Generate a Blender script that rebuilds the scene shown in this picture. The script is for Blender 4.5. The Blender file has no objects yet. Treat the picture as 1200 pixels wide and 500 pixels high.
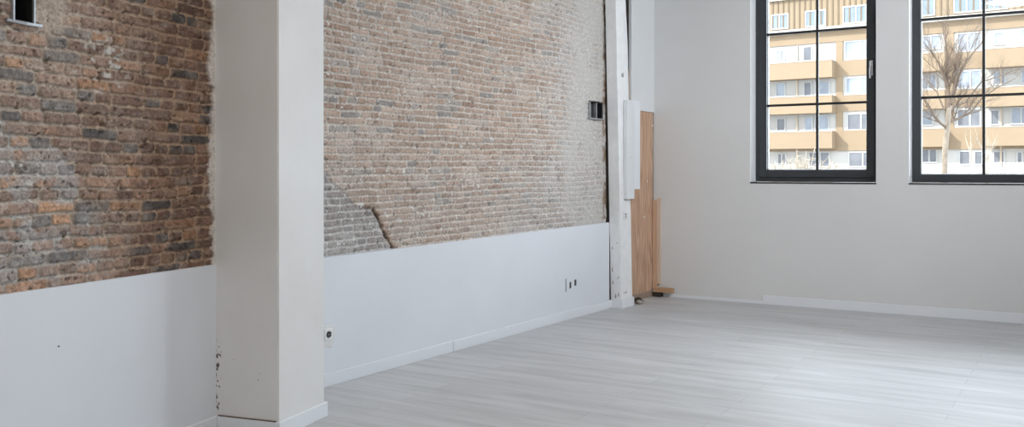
import bpy, bmesh, math, random
import numpy as np
from mathutils import Vector, Matrix

sc = bpy.context.scene
COL = sc.collection

# ------------------------------------------------------------------ camera
FPX, YH, EYE = 1080.0, 201.0, 1.5          # focal length in px of a 1200x500 frame, horizon row, eye height
cam_d = bpy.data.cameras.new('camera')
cam = bpy.data.objects.new('camera', cam_d)
COL.objects.link(cam)
cam.location = (0, 0, EYE)
cam.rotation_euler = (math.pi / 2, 0, 0)
cam_d.sensor_width = 36.0
cam_d.lens = FPX * 36.0 / 1200.0
cam_d.shift_y = -(250.0 - YH) / 1200.0
cam_d.clip_end = 500
sc.camera = cam

# ------------------------------------------------------------------ world, sun, window light, exposure
sc.view_settings.view_transform = 'Standard'
sc.view_settings.look = 'None'
sc.view_settings.gamma = 1.0
sc.view_settings.use_curve_mapping = False
sc.view_settings.exposure = -0.13
world = bpy.data.worlds.new('world')
sc.world = world
world.use_nodes = True
# overcast sky, brighter over the street side than behind the house
wn = world.node_tree; bg = wn.nodes['Background']
SKY_DIM, SKY_BRIGHT = 3.3, 13.0
_tc = wn.nodes.new('ShaderNodeTexCoord'); _dp = wn.nodes.new('ShaderNodeVectorMath'); _dp.operation = 'DOT_PRODUCT'
_dp.inputs[1].default_value = (0.526, 0.850, 0.0)
_mr = wn.nodes.new('ShaderNodeMapRange'); _mr.interpolation_type = 'SMOOTHSTEP'
_mr.inputs[1].default_value = 0.0; _mr.inputs[2].default_value = 0.6; _mr.inputs[3].default_value = SKY_DIM; _mr.inputs[4].default_value = SKY_BRIGHT
wn.links.new(_tc.outputs['Generated'], _dp.inputs[0]); wn.links.new(_dp.outputs['Value'], _mr.inputs[0]); wn.links.new(_mr.outputs[0], bg.inputs[1])
bg.inputs[0].default_value = (0.84, 0.92, 1.0, 1)

def area_light(name, loc, facing, sx, sy, power, color, spread=180):
    l = bpy.data.lights.new(name, 'AREA')
    l.shape = 'RECTANGLE'; l.size = sx; l.size_y = sy
    l.energy = power; l.color = color; l.spread = math.radians(spread)
    o = bpy.data.objects.new(name, l); COL.objects.link(o)
    o.location = loc
    o.rotation_euler = Vector(facing).to_track_quat('-Z', 'Y').to_euler()
    return o

sun = bpy.data.lights.new('sun', 'SUN'); sun.energy = 5.0; sun.angle = math.radians(0.6); sun.color = (1.0, 0.95, 0.86)
sun_o = bpy.data.objects.new('sun', sun); COL.objects.link(sun_o)
sun_o.location = (-20, -5, 30)
sun_o.rotation_euler = Vector((1.31, 0.42, -1.0)).to_track_quat('-Z', 'Y').to_euler()

# ------------------------------------------------------------------ wall frames: x along the wall, y outwards, z up
class Frame:
    def __init__(s, o, d):
        s.o = np.array(o, float); d = np.array(d, float); s.d = d / np.linalg.norm(d)
        s.n = np.array([-s.d[1], s.d[0]]); s.ang = math.atan2(s.d[1], s.d[0])
    def w(s, u, v, z=0.0):
        p = s.o + u * s.d + v * s.n
        return Vector((p[0], p[1], z))
    def u(s, px, v=0.0):                     # survey: where a column of the photograph meets this vertical plane
        k = (px - 600.0) / FPX; c = s.o + v * s.n
        return (k * c[1] - c[0]) / (s.d[0] - k * s.d[1])
    def z(s, px, py, v=0.0):
        p = s.w(s.u(px, v), v)
        return EYE - (py - YH) * p.y / FPX

J = (-1.3304, 6.3905); K = (1.7169, 11.1521)
dA = (0.34731, 0.93775); dB = (0.53903, 0.84228); dC = (0.85044, -0.52607)
WA = Frame((-1.7148, 5.3525), dA)            # near bay, u = 0 where the column meets the wall
WB = Frame(J, dB)                            # far bay
WC = Frame(K, dC)                            # window wall
LA = (np.array(J) - WA.o) @ WA.d
LB = 5.6532
LC = 10.0
CEIL = 4.6
cEnd = WC.w(LC, 0)
WR = Frame((cEnd.x, cEnd.y), (-dB[0], -dB[1]))   # right wall, runs back towards and past the camera
LR = 11.0
A0 = WA.w(-8.6, 0)
rEnd = WR.w(LR, 0)
WK = Frame((rEnd.x, rEnd.y), (A0.x - rEnd.x, A0.y - rEnd.y))
LK = (A0 - rEnd).length

# daylight coming in through the windows that lie to the right of the picture, and unseen fill lamps added under the ceiling
WIN_W, WIN_GAP0, WIN_STEP, WIN_D = 1.364, 1.180, 1.684, 0.20
N_WIN = 3
u = WIN_GAP0 + 2 * WIN_STEP + 0.50
area_light('daylight', WC.w(u, 0.42, 2.75), (-WC.n[0], -WC.n[1], 0), 0.9, 2.5, 150, (0.74, 0.86, 1.0))
for i in range(N_WIN):
    pl_ = area_light('sky_portal', WC.w(WIN_GAP0 + i * WIN_STEP + WIN_W / 2, 0.30, 2.70), (-WC.n[0], -WC.n[1], 0), 1.4, 2.7, 1, (1, 1, 1))
    pl_.data.cycles.is_portal = True
for x, y, pw in ((-2.2, -1.3, 85), (0.7, 2.9, 82), (3.4, 5.2, 22)):
    area_light('ceiling_fill', (x, y, CEIL - 0.12), (0, 0, -1), 0.9, 0.9, pw, (1.0, 0.94, 0.87))  # added fill lamps, no fitting belongs to them

area_light('fill_spot', (2.8, 3.8, CEIL - 0.25), (0.55, 0.85, -0.30), 1.0, 0.5, 9, (0.98, 0.99, 1.0), 110)  # added fill lamp aimed at the window wall
area_light('fill_spot', (5.0, 4.6, CEIL - 0.25), (-3.4, 5.6, -2.0), 1.0, 0.5, 63, (0.94, 0.97, 1.0), 90)  # added fill lamp aimed at the corner beyond the post

# ------------------------------------------------------------------ materials
MATS = {}
def nmat(name, color=(0.8, 0.8, 0.8), rough=0.6, metal=0.0, spec=0.5, var=0.0, vscale=6.0, bump=0.0, bscale=60.0):
    m = bpy.data.materials.new(name); m.use_nodes = True
    nt = m.node_tree; b = nt.nodes['Principled BSDF']
    b.inputs['Base Color'].default_value = (*color, 1)
    b.inputs['Roughness'].default_value = rough
    b.inputs['Metallic'].default_value = metal
    b.inputs['Specular IOR Level'].default_value = spec
    tc = nt.nodes.new('ShaderNodeTexCoord')
    if var > 0:
        n = nt.nodes.new('ShaderNodeTexNoise'); n.inputs['Scale'].default_value = vscale; n.inputs['Detail'].default_value = 5
        r = nt.nodes.new('ShaderNodeValToRGB')
        r.color_ramp.elements[0].position = 0.3; r.color_ramp.elements[1].position = 0.7
        r.color_ramp.elements[0].color = tuple(c * (1 - var) for c in color) + (1,)
        r.color_ramp.elements[1].color = tuple(min(1, c * (1 + var * 0.4)) for c in color) + (1,)
        nt.links.new(tc.outputs['Object'], n.inputs['Vector'])
        nt.links.new(n.outputs['Fac'], r.inputs['Fac'])
        nt.links.new(r.outputs['Color'], b.inputs['Base Color'])
    if bump > 0:
        n = nt.nodes.new('ShaderNodeTexNoise'); n.inputs['Scale'].default_value = bscale; n.inputs['Detail'].default_value = 4
        bp = nt.nodes.new('ShaderNodeBump'); bp.inputs['Strength'].default_value = bump; bp.inputs['Distance'].default_value = 0.01
        nt.links.new(tc.outputs['Object'], n.inputs['Vector'])
        nt.links.new(n.outputs['Fac'], bp.inputs['Height'])
        nt.links.new(bp.outputs['Normal'], b.inputs['Normal'])
    MATS[name] = m
    return m

white = nmat('white_paint', (0.735, 0.765, 0.81), 0.55, var=0.03, vscale=1.6, bump=0.05, bscale=35)
white_skirt = nmat('white_skirting', (0.76, 0.785, 0.82), 0.42)
wallpaint = nmat('window_wall_paint', (0.69, 0.69, 0.685), 0.7, var=0.03, vscale=1.2, bump=0.06, bscale=25)
post_white = nmat('post_paint', (0.83, 0.84, 0.85), 0.55, var=0.06, vscale=9, bump=0.15, bscale=22)
panel_white = nmat('panel_white', (0.72, 0.74, 0.76), 0.5, var=0.02, vscale=3)
plastic_white = nmat('white_plastic', (0.80, 0.81, 0.81), 0.35)
reveal_white = nmat('reveal_white', (0.88, 0.90, 0.92), 0.5)
anthracite = nmat('anthracite_frame', (0.040, 0.046, 0.052), 0.38, var=0.1, vscale=4)
black_bar = nmat('black_glazing_bar', (0.012, 0.012, 0.013), 0.5)
hole_shade = nmat('cavity_shade', (0.006, 0.006, 0.006), 0.9)  # near-black colour stands for the shade inside the pockets
steel = nmat('galvanised_steel', (0.42, 0.43, 0.44), 0.45, metal=0.6, var=0.25, vscale=30)
steel_dark = nmat('dark_steel', (0.035, 0.035, 0.037), 0.5, metal=0.3, var=0.3, vscale=30)
chrome = nmat('brushed_handle', (0.72, 0.73, 0.75), 0.3, metal=0.8)
joint_brown = nmat('brown_joint_line', (0.16, 0.12, 0.09), 0.9, var=0.4, vscale=20)
rubble_m = nmat('mortar_rubble', (0.42, 0.38, 0.34), 0.95, var=0.4, vscale=40, bump=0.5, bscale=90)
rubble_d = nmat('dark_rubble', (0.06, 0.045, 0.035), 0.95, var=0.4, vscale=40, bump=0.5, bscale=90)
backing = nmat('raw_backing', (0.30, 0.25, 0.21), 0.95, var=0.3, vscale=8)
grey_shell = nmat('outer_shell', (0.6, 0.6, 0.6), 0.9)

def wood_mat(name, c0, c1, scale=3.0, axis='Z'):
    m = bpy.data.materials.new(name); m.use_nodes = True
    nt = m.node_tree; b = nt.nodes['Principled BSDF']; b.inputs['Roughness'].default_value = 0.6
    tc = nt.nodes.new('ShaderNodeTexCoord'); mp = nt.nodes.new('ShaderNodeMapping')
    s = {'Z': (3.6, 3.6, 0.42), 'X': (0.42, 5, 5)}[axis]
    mp.inputs['Scale'].default_value = s
    n = nt.nodes.new('ShaderNodeTexNoise'); n.inputs['Scale'].default_value = scale * 0.5; n.inputs['Detail'].default_value = 1.5; n.inputs['Distortion'].default_value = 0.6
    m1 = nt.nodes.new('ShaderNodeMath'); m1.operation = 'MULTIPLY'; m1.inputs[1].default_value = 9.0
    m2 = nt.nodes.new('ShaderNodeMath'); m2.operation = 'PINGPONG'; m2.inputs[1].default_value = 0.5
    mp3 = nt.nodes.new('ShaderNodeMapping'); mp3.inputs['Scale'].default_value = tuple(v * 14 if v > 1 else v * 5 for v in s)
    n2 = nt.nodes.new('ShaderNodeTexNoise'); n2.inputs['Scale'].default_value = scale; n2.inputs['Detail'].default_value = 4
    r = nt.nodes.new('ShaderNodeValToRGB')
    r.color_ramp.elements[0].position = 0.12; r.color_ramp.elements[1].position = 0.72
    r.color_ramp.elements[0].color = (*c0, 1); r.color_ramp.elements[1].color = (*c1, 1)
    mx = nt.nodes.new('ShaderNodeMix'); mx.data_type = 'FLOAT'; mx.inputs[0].default_value = 0.5
    nt.links.new(tc.outputs['Object'], mp.inputs['Vector']); nt.links.new(tc.outputs['Object'], mp3.inputs['Vector'])
    nt.links.new(mp.outputs['Vector'], n.inputs['Vector']); nt.links.new(mp3.outputs['Vector'], n2.inputs['Vector'])
    nt.links.new(n.outputs['Fac'], m1.inputs[0]); nt.links.new(m1.outputs[0], m2.inputs[0])
    nt.links.new(m2.outputs[0], mx.inputs[2]); nt.links.new(n2.outputs['Fac'], mx.inputs[3])
    nt.links.new(mx.outputs[0], r.inputs['Fac']); nt.links.new(r.outputs['Color'], b.inputs['Base Color'])
    return m
plywood = wood_mat('plywood', (0.34, 0.185, 0.11), (0.76, 0.53, 0.375))
batten_wood = wood_mat('batten_wood', (0.52, 0.33, 0.21), (0.68, 0.47, 0.33), 4)
batten_pale = wood_mat('batten_sawn_face', (0.60, 0.47, 0.37), (0.70, 0.57, 0.46), 4)
offcut_wood = wood_mat('offcut_wood', (0.42, 0.25, 0.14), (0.55, 0.35, 0.21), 4, 'X')

glass = bpy.data.materials.new('window_glass'); glass.use_nodes = True
nt = glass.node_tree; nt.nodes.remove(nt.nodes['Principled BSDF'])
tr = nt.nodes.new('ShaderNodeBsdfTransparent'); tr.inputs[0].default_value = (0.97, 0.98, 0.98, 1)
gl = nt.nodes.new('ShaderNodeBsdfGlossy'); gl.inputs['Roughness'].default_value = 0.02
lw = nt.nodes.new('ShaderNodeFresnel'); lw.inputs['IOR'].default_value = 1.35
mx = nt.nodes.new('ShaderNodeMixShader')
nt.links.new(lw.outputs[0], mx.inputs[0]); nt.links.new(tr.outputs[0], mx.inputs[1]); nt.links.new(gl.outputs[0], mx.inputs[2])
nt.links.new(mx.outputs[0], nt.nodes['Material Output'].inputs[0])

# column plaster with mildew specks in the corner against the wall (local x along wall, y outwards, z up)
def column_mat():
    m = bpy.data.materials.new('column_plaster'); m.use_nodes = True
    nt = m.node_tree; b = nt.nodes['Principled BSDF']; b.inputs['Roughness'].default_value = 0.65
    L = nt.links.new
    tc = nt.nodes.new('ShaderNodeTexCoord'); sx = nt.nodes.new('ShaderNodeSeparateXYZ'); L(tc.outputs['Object'], sx.inputs[0])
    def mth(op, a, c, clamp=False):
        n = nt.nodes.new('ShaderNodeMath'); n.operation = op; n.use_clamp = clamp
        for k, v in ((0, a), (1, c)):
            if isinstance(v, (int, float)): n.inputs[k].default_value = v
            else: L(v, n.inputs[k])
        return n.outputs[0]
    def rng(v, a, c):
        n = nt.nodes.new('ShaderNodeMapRange'); n.interpolation_type = 'SMOOTHSTEP'
        n.inputs[1].default_value = a; n.inputs[2].default_value = c; L(v, n.inputs[0]); return n.outputs[0]
    n1 = nt.nodes.new('ShaderNodeTexNoise'); n1.inputs['Scale'].default_value = 42; n1.inputs['Detail'].default_value = 3; L(tc.outputs['Object'], n1.inputs['Vector'])
    near = rng(sx.outputs['Y'], -0.075, 0.0)
    zz = mth('MULTIPLY', rng(sx.outputs['Z'], 0.08, 0.14), rng(sx.outputs['Z'], 0.62, 0.45))
    spots = rng(mth('ADD', n1.outputs['Fac'], mth('MULTIPLY', mth('MULTIPLY', near, zz), 0.30)), 0.80, 0.85)
    n2 = nt.nodes.new('ShaderNodeTexNoise'); n2.inputs['Scale'].default_value = 2.2; n2.inputs['Detail'].default_value = 4; L(tc.outputs['Object'], n2.inputs['Vector'])
    r = nt.nodes.new('ShaderNodeValToRGB'); L(n2.outputs['Fac'], r.inputs['Fac'])
    r.color_ramp.elements[0].position = 0.3; r.color_ramp.elements[0].color = (0.72, 0.705, 0.69, 1)
    r.color_ramp.elements[1].position = 0.7; r.color_ramp.elements[1].color = (0.77, 0.765, 0.755, 1)
    mix = nt.nodes.new('ShaderNodeMix'); mix.data_type = 'RGBA'
    L(spots, mix.inputs[0]); L(r.outputs['Color'], mix.inputs[6]); mix.inputs[7].default_value = (0.10, 0.075, 0.06, 1)
    L(mix.outputs[2], b.inputs['Base Color'])
    bp = nt.nodes.new('ShaderNodeBump'); bp.inputs['Strength'].default_value = 0.08; bp.inputs['Distance'].default_value = 0.01
    n3 = nt.nodes.new('ShaderNodeTexNoise'); n3.inputs['Scale'].default_value = 18; L(tc.outputs['Object'], n3.inputs['Vector'])
    L(n3.outputs['Fac'], bp.inputs['Height']); L(bp.outputs['Normal'], b.inputs['Normal'])
    return m
column_plaster = column_mat()

# whitewashed floorboards, running along the window wall
def floor_mat():
    m = bpy.data.materials.new('whitewashed_boards'); m.use_nodes = True
    nt = m.node_tree; b = nt.nodes['Principled BSDF']; L = nt.links.new
    tc = nt.nodes.new('ShaderNodeTexCoord'); mp = nt.nodes.new('ShaderNodeMapping')
    mp.inputs['Rotation'].default_value = (0, 0, -WC.ang)
    L(tc.outputs['Object'], mp.inputs['Vector'])
    br = nt.nodes.new('ShaderNodeTexBrick')
    br.inputs['Scale'].default_value = 1.0; br.inputs['Mortar Size'].default_value = 0.0024; br.inputs['Mortar Smooth'].default_value = 0.3
    br.inputs['Brick Width'].default_value = 1.9; br.inputs['Row Height'].default_value = 0.19; br.offset = 0.37
    br.inputs['Color1'].default_value = (0.50, 0.505, 0.51, 1); br.inputs['Color2'].default_value = (0.545, 0.55, 0.56, 1)
    br.inputs['Mortar'].default_value = (0.39, 0.385, 0.38, 1)
    L(mp.outputs['Vector'], br.inputs['Vector'])
    mp2 = nt.nodes.new('ShaderNodeMapping'); mp2.inputs['Scale'].default_value = (0.5, 4.5, 1); L(mp.outputs['Vector'], mp2.inputs['Vector'])
    n = nt.nodes.new('ShaderNodeTexNoise'); n.inputs['Scale'].default_value = 2.2; n.inputs['Detail'].default_value = 7; n.inputs['Roughness'].default_value = 0.62; n.inputs['Distortion'].default_value = 0.5
    L(mp2.outputs['Vector'], n.inputs['Vector'])
    r = nt.nodes.new('ShaderNodeValToRGB'); L(n.outputs['Fac'], r.inputs['Fac'])
    r.color_ramp.elements[0].position = 0.32; r.color_ramp.elements[0].color = (0.86, 0.85, 0.84, 1)
    r.color_ramp.elements[1].position = 0.66; r.color_ramp.elements[1].color = (1.08, 1.08, 1.08, 1)
    mu = nt.nodes.new('ShaderNodeMix'); mu.data_type = 'RGBA'; mu.blend_type = 'MULTIPLY'; mu.inputs[0].default_value = 1.0
    L(br.outputs['Color'], mu.inputs[6]); L(r.outputs['Color'], mu.inputs[7]); L(mu.outputs[2], b.inputs['Base Color'])
    n2 = nt.nodes.new('ShaderNodeTexNoise'); n2.inputs['Scale'].default_value = 3.0; L(mp2.outputs['Vector'], n2.inputs['Vector'])
    mr = nt.nodes.new('ShaderNodeMapRange'); b.inputs['Specular IOR Level'].default_value = 0.28; mr.inputs[3].default_value = 0.44; mr.inputs[4].default_value = 0.60; L(n2.outputs['Fac'], mr.inputs[0]); L(mr.outputs[0], b.inputs['Roughness'])
    bp = nt.nodes.new('ShaderNodeBump'); bp.inputs['Strength'].default_value = 0.12; bp.inputs['Distance'].default_value = 0.004
    L(n.outputs['Fac'], bp.inputs['Height']); L(bp.outputs['Normal'], b.inputs['Normal'])
    return m
boards = floor_mat()

def brick_attr_mat():
    m = bpy.data.materials.new('old_brick'); m.use_nodes = True
    nt = m.node_tree; b = nt.nodes['Principled BSDF']; L = nt.links.new
    b.inputs['Roughness'].default_value = 0.92; b.inputs['Specular IOR Level'].default_value = 0.2
    at = nt.nodes.new('ShaderNodeAttribute'); at.attribute_name = 'clay'
    tc = nt.nodes.new('ShaderNodeTexCoord')
    n = nt.nodes.new('ShaderNodeTexNoise'); n.inputs['Scale'].default_value = 70; n.inputs['Detail'].default_value = 6; n.inputs['Roughness'].default_value = 0.7; L(tc.outputs['Object'], n.inputs['Vector'])
    r = nt.nodes.new('ShaderNodeValToRGB'); L(n.outputs['Fac'], r.inputs['Fac'])
    r.color_ramp.elements[0].position = 0.3; r.color_ramp.elements[0].color = (0.58, 0.565, 0.55, 1)
    r.color_ramp.elements[1].position = 0.68; r.color_ramp.elements[1].color = (1.26, 1.26, 1.26, 1)
    mu = nt.nodes.new('ShaderNodeMix'); mu.data_type = 'RGBA'; mu.blend_type = 'MULTIPLY'; mu.inputs[0].default_value = 1.0
    L(at.outputs['Color'], mu.inputs[6]); L(r.outputs['Color'], mu.inputs[7]); L(mu.outputs[2], b.inputs['Base Color'])
    bp = nt.nodes.new('ShaderNodeBump'); bp.inputs['Strength'].default_value = 0.8; bp.inputs['Distance'].default_value = 0.009
    L(n.outputs['Fac'], bp.inputs['Height']); L(bp.outputs['Normal'], b.inputs['Normal'])
    return m
old_brick = brick_attr_mat()

# ------------------------------------------------------------------ builders
def tag(o, label=None, cat=None, group=None, kind=None):
    if label: o['label'] = label
    if cat: o['category'] = cat
    if group: o['group'] = group
    if kind: o['kind'] = kind
    return o

def empty(name, fr, u, v, z, label=None, cat=None, group=None, kind=None):
    o = bpy.data.objects.new(name, None); COL.objects.link(o)
    o.empty_display_size = 0.1
    o.location = fr.w(u, v, z); o.rotation_euler = (0, 0, fr.ang)
    return tag(o, label, cat, group, kind)

def box(bm, x0, x1, y0, y1, z0, z1, bev=0.0, seg=2):
    vs = [bm.verts.new((x, y, z)) for x in (x0, x1) for y in (y0, y1) for z in (z0, z1)]
    f = [bm.faces.new([vs[i] for i in q]) for q in ((0, 1, 3, 2), (4, 6, 7, 5), (0, 4, 5, 1), (2, 3, 7, 6), (0, 2, 6, 4), (1, 5, 7, 3))]
    if bev > 0:
        es = list({e for q in f for e in q.edges})
        bmesh.ops.bevel(bm, geom=es, offset=bev, segments=seg, affect='EDGES', profile=0.6)

def hexa(bm, pts):      # eight corners: bottom ring of four then top ring of four
    vs = [bm.verts.new(p) for p in pts]
    for q in ((3, 2, 1, 0), (4, 5, 6, 7), (0, 1, 5, 4), (1, 2, 6, 5), (2, 3, 7, 6), (3, 0, 4, 7)):
        bm.faces.new([vs[i] for i in q])

def cyl(bm, c, axis, r, h, seg=24, r2=None):
    a = Vector(axis).normalized(); q = a.to_track_quat('Z', 'Y').to_matrix().to_4x4()
    q.translation = Vector(c)
    bmesh.ops.create_cone(bm, cap_ends=True, segments=seg, radius1=r, radius2=r if r2 is None else r2, depth=h, matrix=q)

def tube(bm, pts, radii, seg=7):
    pts = [Vector(p) for p in pts]; rings = []
    up = Vector((0.31, 0.2, 0.93))
    for i, p in enumerate(pts):
        t = (pts[min(i + 1, len(pts) - 1)] - pts[max(i - 1, 0)]).normalized()
        a = t.cross(up)
        if a.length < 1e-3: a = t.cross(Vector((1, 0, 0)))
        a.normalize(); b = t.cross(a)
        rings.append([bm.verts.new(p + (a * math.cos(2 * math.pi * k / seg) + b * math.sin(2 * math.pi * k / seg)) * radii[i]) for k in range(seg)])
    for r0, r1 in zip(rings, rings[1:]):
        for k in range(seg):
            bm.faces.new((r0[k], r0[(k + 1) % seg], r1[(k + 1) % seg], r1[k]))
    bm.faces.new(rings[0][::-1]); bm.faces.new(rings[-1])

def link_mesh(name, bm, mat, parent=None, smooth=False):
    bmesh.ops.recalc_face_normals(bm, faces=bm.faces)
    me = bpy.data.meshes.new(name); bm.to_mesh(me); bm.free()
    for m in (mat if isinstance(mat, (list, tuple)) else [mat]): me.materials.append(m)
    if smooth: me.polygons.foreach_set('use_smooth', [True] * len(me.polygons))
    o = bpy.data.objects.new(name, me); COL.objects.link(o)
    if parent: o.parent = parent
    return o

def boxes(name, lst, mat, parent=None, bev=0.0):
    bm = bmesh.new()
    for b in lst: box(bm, *b, bev=bev)
    return link_mesh(name, bm, mat, parent)

def in_frame(o, fr, u=0, v=0, z=0):
    o.location = fr.w(u, v, z); o.rotation_euler = (0, 0, fr.ang); return o

# ------------------------------------------------------------------ room shell
def poly_slab(name, pts, z0, z1, mat):
    bm = bmesh.new()
    lo = [bm.verts.new((p[0], p[1], z0)) for p in pts]; hi = [bm.verts.new((p[0], p[1], z1)) for p in pts]
    bm.faces.new(lo[::-1]); bm.faces.new(hi)
    n = len(pts)
    for i in range(n): bm.faces.new((lo[i], lo[(i + 1) % n], hi[(i + 1) % n], hi[i]))
    return link_mesh(name, bm, mat)

def outset(p, q): return (p[0], p[1])
A0o = WA.w(-8.6, 0.5); Jo = WA.w(LA, 0.5)
plan = [WA.w(-8.6, 0.25), WA.w(LA - 0.02, 0.25), WB.w(0, 0.25), WB.w(LB, 0.25), WC.w(0, 0.3), WC.w(LC, 0.3), WR.w(0, 0.25), WR.w(LR, 0.25)]
tag(poly_slab('floor', plan, -0.12, 0.0, boards), 'pale whitewashed timber board floor of the empty room', 'floor', kind='structure')
tag(poly_slab('ceiling', plan, CEIL, CEIL + 0.15, white), 'plain white ceiling above the brick walls', 'ceiling', kind='structure')

# ---- brick relief meshes
def vnoise(U, Z, sx, sz, seed):
    rg = np.random.RandomState(seed)
    x = U / sx + 500.0; y = Z / sz + 500.0
    T = rg.rand(256, 256)
    xi = np.floor(x).astype(int); yi = np.floor(y).astype(int); fx = x - xi; fy = y - yi
    fx = fx * fx * (3 - 2 * fx); fy = fy * fy * (3 - 2 * fy)
    g = lambda a, b: T[a % 256, b % 256]
    return (g(xi, yi) * (1 - fx) + g(xi + 1, yi) * fx) * (1 - fy) + (g(xi, yi + 1) * (1 - fx) + g(xi + 1, yi + 1) * fx) * fy
def fbm(U, Z, s, seed, octv=4, ratio=1.0):
    t = 0; a = 1; tot = 0
    for k in range(octv):
        t = t + a * vnoise(U, Z, s * ratio / 2 ** k, s / 2 ** k, seed + 17 * k); tot += a; a *= 0.55
    return t / tot
def sstep(a, b, x):
    t = np.clip((x - a) / (b - a), 0, 1); return t * t * (3 - 2 * t)
def lin(c):
    c = np.array(c, float) / 255.0
    return np.where(c <= 0.04045, c / 12.92, ((c + 0.055) / 1.055) ** 2.4)

def brick_pattern(U, Z, course, long_, z0, seed, mode, tilt=0.0, irr=1.0):
    """returns per sample: brick row, random per-brick values, distance to the brick edge"""
    rg = np.random.RandomState(seed)
    wz = (vnoise(U, Z, 0.55, 0.35, seed + 1) - 0.5) * 0.020 * irr + (vnoise(U, Z, 0.13, 0.08, seed + 2) - 0.5) * 0.009 * irr
    wu = (vnoise(U, Z, 0.10, 0.05, seed + 3) - 0.5) * 0.014 * irr
    zz = Z + wz - z0 - tilt * U; uu = U + wu
    row = np.floor(zz / course).astype(int)
    rows = np.unique(row)
    dist = np.zeros_like(U); R = np.zeros(U.shape + (4,))
    kind_long = np.zeros_like(U)
    for r in rows:
        msk = row == r
        ua = uu[msk]; za = zz[msk] - r * course
        if mode == 'english': isl = [(r % 2 == 0)] * 400
        else:
            pl = 0.85 if r % 2 == 0 else 0.28
            isl = list(rg.rand(400) < pl)
        b = [U.min() - 0.5 - rg.rand() * long_]
        i = 0
        while b[-1] < U.max() + 0.3:
            L_ = long_ if (isl[i % 400] and rg.rand() > 0.08) else long_ * 0.5
            b.append(b[-1] + L_ * (1 + (rg.rand() - 0.5) * 0.16)); i += 1
        b = np.array(b); n = len(b)
        rv = rg.rand(n, 4); ins = 0.0022 + rg.rand(n, 4) * 0.0042 * irr
        k = np.clip(np.searchsorted(b, ua) - 1, 0, n - 2)
        l_ = ua - b[k] - ins[k, 0]; r_ = b[k + 1] - ua - ins[k, 1]
        t_ = course - za - ins[k, 2]; d_ = za - ins[k, 3]
        dx = np.minimum(l_, r_); dz = np.minimum(t_, d_)
        rad = 0.014
        inner = np.minimum(dx, dz)
        cx = np.maximum(rad - dx, 0); cz = np.maximum(rad - dz, 0)
        dist[msk] = np.where((dx < rad) & (dz < rad), rad - np.sqrt(cx ** 2 + cz ** 2), inner)
        R[msk] = rv[k]
        kind_long[msk] = (b[k + 1] - b[k]) > long_ * 0.7
    return row, R, dist

def relief(name, fr, us, zs, H, C, mat, keep=None):
    """grid mesh: H = how far the surface stands towards the room, C = clay colour per vertex"""
    nu, nz = len(us), len(zs)
    U, Z = np.meshgrid(us, zs, indexing='ij')
    co = np.stack([U, -H, Z], -1).reshape(-1, 3).astype(np.float32)
    i, j = np.meshgrid(np.arange(nu - 1), np.arange(nz - 1), indexing='ij')
    a = i * nz + j
    F = np.stack([a, a + nz, a + nz + 1, a + 1], -1).reshape(-1, 4)
    if keep is not None: F = F[keep[:-1, :-1].reshape(-1)]
    me = bpy.data.meshes.new(name)
    me.vertices.add(len(co)); me.vertices.foreach_set('co', co.ravel())
    me.loops.add(F.size); me.loops.foreach_set('vertex_index', F.ravel().astype(np.int32))
    me.polygons.add(len(F)); me.polygons.foreach_set('loop_start', (np.arange(len(F)) * 4).astype(np.int32))
    me.update(calc_edges=True)
    at = me.attributes.new('clay', 'FLOAT_COLOR', 'POINT')
    rgba = np.ones((len(co), 4), np.float32); rgba[:, :3] = np.clip(C.reshape(-1, 3), 0, 1)
    at.data.foreach_set('color', rgba.ravel())
    me.polygons.foreach_set('use_smooth', np.ones(len(F), bool))
    me.materials.append(mat)
    o = bpy.data.objects.new(name, me); COL.objects.link(o)
    return in_frame(o, fr)

def blend(a, b, t): return a * (1 - t[..., None]) + b * t[..., None]
def bump2(U, Z, u, z, ru, rz): return np.exp(-(((U - u) / ru) ** 2 + ((Z - z) / rz) ** 2))
def pal(R, stops, cols):
    out = np.zeros(R.shape + (3,)); cols = [lin(c) for c in cols]
    k = np.clip(np.searchsorted(np.array(stops), R), 0, len(cols) - 1)
    for i, c in enumerate(cols): out[k == i] = c
    return out

REC = -0.035      # brick faces lie this far behind the plasterboard below

# near bay
us = np.arange(-3.0, 0.02, 0.0045); zs = np.arange(0.93, 3.35, 0.0045)
U, Z = np.meshgrid(us, zs, indexing='ij')
row, R, D = brick_pattern(U, Z, 0.0598, 0.226, 0.940, 11, 'english', irr=1.15)
D = D + (fbm(U, Z, 0.03, 5, 3) - 0.5) * 0.010
face = sstep(0.0, 0.006, D)
uA = lambda px: WA.u(px, 0.035); zA = lambda px, py: WA.z(px, py, 0.035)
warm = sstep(uA(40), uA(170), U + (fbm(U, Z, 0.3, 40) - 0.5) * 0.9)             # redder clay towards the column, with its shade painted in
base_l = pal(R[..., 0], [0.40, 0.58, 0.72, 0.82, 0.92], [(160, 135, 120), (148, 124, 110), (174, 142, 121), (138, 134, 131), (186, 146, 116), (120, 116, 114)])
base_r = pal(R[..., 0], [0.36, 0.58, 0.74, 0.86, 0.94], [(148, 118, 102), (132, 104, 91), (158, 123, 103), (120, 110, 105), (172, 132, 104), (102, 96, 93)])
C = blend(base_l * 1.16, base_r * 0.70, warm)  # clay darkened near the column for its shade, lightened on the lit side
C *= (0.84 + 0.30 * R[..., 1])[..., None]
C *= (0.80 + 0.40 * fbm(U, Z, 0.05, 60, 4))[..., None]
blot = sstep(0.52, 0.70, fbm(U, Z, 0.07, 63, 4, 1.4)); C = blend(C, C * 0.55 + lin((170, 158, 148)) * 0.35, blot * 0.65)
sc_ = sstep(0.58, 0.68, fbm(U, Z, 0.035, 65, 3)); C = blend(C, C * 0.66, sc_ * 0.8)
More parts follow.
